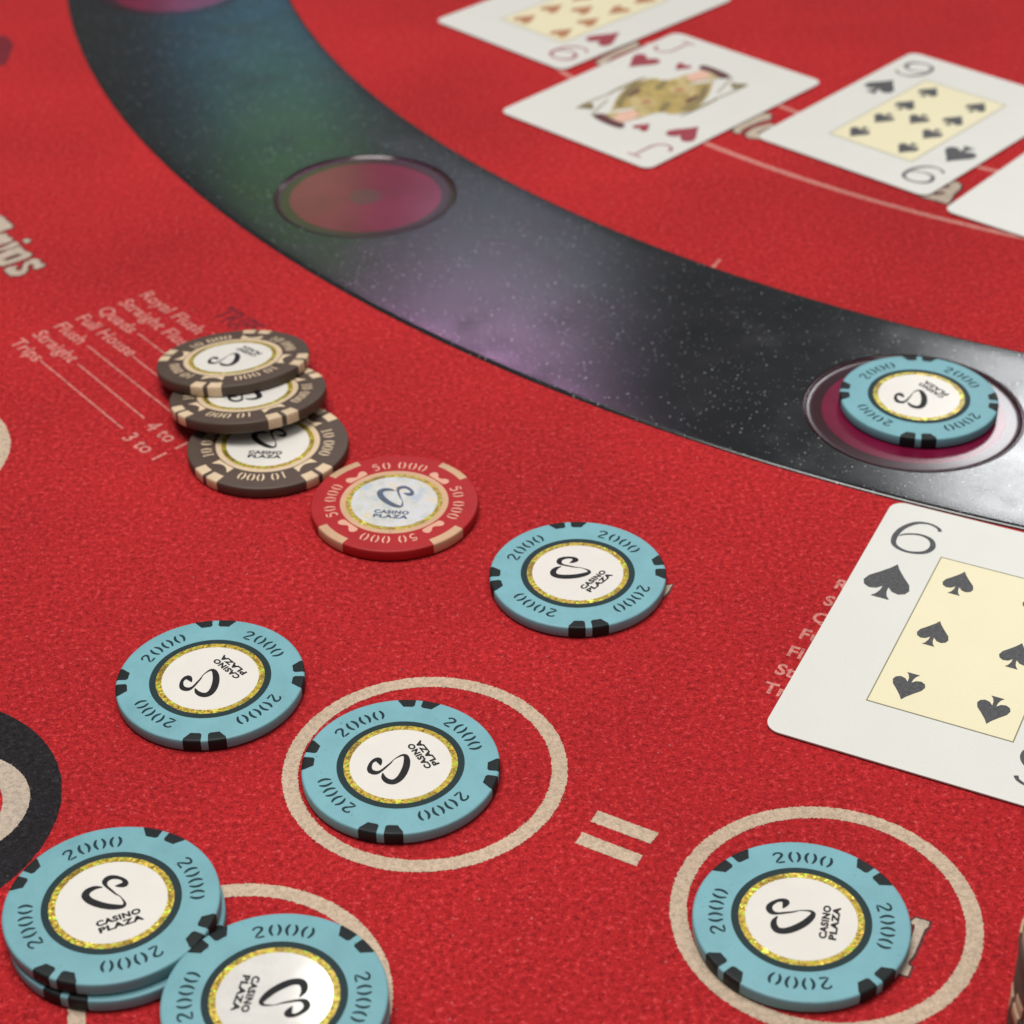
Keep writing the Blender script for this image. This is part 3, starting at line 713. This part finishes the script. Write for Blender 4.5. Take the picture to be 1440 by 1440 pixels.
def number_card(r, strokes_top, flipnum, suit, mat, pmat, pips):
    panel(r)
    for s in (1, -1):
        glyph('numeral', strokes_top, -22.5 * s, 32.0 * s, 9.8, 12.8, mat, (s < 0) != flipnum, r)
        pip(suit(13.2, 10.4), -23.2 * s, 13.7 * s, mat, r, s < 0)
    for px, py in pips: pip(suit(9.0, 6.9), px, py, pmat, r, py < -1)
c = make_card(97.6, 336.1, math.degrees(1.1095), 'six of spades lying face up below the dark curved strip')
number_card(c, [SIX], False, spade2d, M['c_grey'], M['c_grey'], [(sx * 8.9, yy) for sx in (-1, 1) for yy in (19.4, 0, -19.4)])
P9 = [(sx * 9.0, yy) for sx in (-1, 1) for yy in (20.3, 6.9, -6.5, -19.8)] + [(0.2, 0.3)]
c = make_card(130.7, 598.1, math.degrees(3.9585), 'nine of spades lying face up beyond the strip, right of the jack')
number_card(c, [SIX], True, spade2d, M['c_grey'], M['c_grey'], P9)
c = make_card(29.1, 694.5, math.degrees(3.908), 'red-suited nine at the top edge, farthest of the cards')
number_card(c, [SIX], True, heart2d, M['c_red'], M['c_orange'], P9)
def court(r, tint):
    """double-ended court figure: each piece repeated half a turn round"""
    f = empty('court_figure'); f.parent = r
    Q = {
    'court_robe': (ZI, 'c_gold', [(9.5, -9.5), (13.2, -5), (13.4, 2), (10.2, 10.9), (5.6, 18.5), (3.0, 22.6), (-1.8, 22.8), (-5.2, 18.6), (-6.6, 11.5), (-8.6, 8.8), (-6, 2), (0, -2)]),
    'court_collar': (ZI + 0.04, 'c_olive', [(12.6, -3), (12.9, 2), (10, 9.5), (6.2, 16), (4.4, 15), (8.2, 8.5), (10.4, 2), (10.6, -3.5)]),
    'court_sash': (ZI + 0.04, 'c_tan', [(-4.6, 17.5), (-1.4, 13.2), (3.5, 12.2), (7.2, 7.2), (6.3, 5.6), (2.6, 9.6), (-2.4, 10.6), (-5.8, 13.2)]),
    'court_badge': (ZI + 0.08, 'c_tan', [(4.6, 7.3), (2.8, 9.8), (-0.6, 9.9), (-2.6, 7.3), (-0.9, 4.4), (2.7, 4.2)]),
    'court_jewel': (ZI + 0.12, 'c_maroon' , [(2.9, 7.2), (1.0, 8.7), (-0.9, 7.2), (1.0, 5.3)]),
    'court_face': (ZI + 0.12, 'c_pink', [(1.8, 20.7), (0.5, 16.4), (-1.3, 14.8), (-4.2, 16.8), (-4.6, 20.8), (-3.3, 24.2), (-0.5, 24.5)]),
    'court_cap': (ZI + 0.16, 'c_maroon', [(6.8, 26.4), (4.97, 23.4), (0, 24.6), (-5.1, 24.7), (-6.2, 27.6), (-2.35, 28.2), (3.01, 27.8)]),
    'court_sleeve': (ZI + 0.05, 'c_maroon', [(9.8, 1.5), (8.8, 7.0), (7.6, 7.4), (8.2, 1.2)]),
    'court_trim': (ZI + 0.06, 'card', [(4.6, 19.6), (1.2, 13.4), (0.2, 13.8), (3.0, 20.4)]),
    'court_hem': (ZI + 0.05, 'c_olive', [(-7.9, 8.6), (-6.2, 3.0), (-3.6, 2.6), (-4.4, 5.6), (-6.3, 9.6)]),
    'court_frame': (ZI + 0.02, 'c_olive', [(14.0, -8.5), (14.9, -3), (14.9, 8.8), (14.1, 8.8), (13.6, 0)]),
    'court_hair': (ZI + 0.13, 'c_tan', [(4.4, 23.0), (2.6, 19.4), (1.6, 20.2), (0.6, 24.4)]),
    'court_feather': (ZI + 0.12, 'c_olive', [(14.3, 25.1), (13.7, 20.0), (11.8, 20.6), (10.2, 22.8), (12.2, 24.0)]),
    }
    for nm, (z, mt, p) in Q.items():
        if nm == 'court_jewel' : mt = tint
        for s in (1, -1):
            link(nm, poly_mesh(nm, [smooth_poly([(s * a, s * b) for a, b in p], 3)], z + (0.012 if s < 0 else 0), M[mt]), f)
    for s in (1, -1):
        link('court_staff', strokes_mesh('court_staff', [[(14.6, 25.8, 0.3), (14.7, 18.4, 0.35), (13.9, 9.2, 0.3)]], ZI + 0.02, M['c_olive'], lambda a, b: (s * a, s * b)), f)
        link('court_outline', strokes_mesh('court_outline', [[(7.4, 26.6, 0.25), (9.4, 20.5, 0.25), (11.4, 14.0, 0.22)]], ZI + 0.06, M['c_olive'], lambda a, b: (s * a, s * b)), f)
c = make_card(51.25, 619.1, math.degrees(3.9375), 'jack of hearts lying face up between the two nines')
court(c, 'c_orange')
for s in (1, -1):
    glyph('letter', JAY, -24.0 * s, 33.2 * s, 10.5, 12.6, M['c_red'], s < 0, c)
    pip(heart2d(11.5, 10.6), -23.6 * s, 16.0 * s, M['c_red'], c, s < 0)
    pip(heart2d(6.0, 5.6), -10.6 * s, 21.8 * s, M['c_red'], c, s < 0)
c = make_card(179.6, 548.7, math.degrees(4.0017), 'card at the right edge with only its blank white corner in view')
court(c, 'c_maroon')
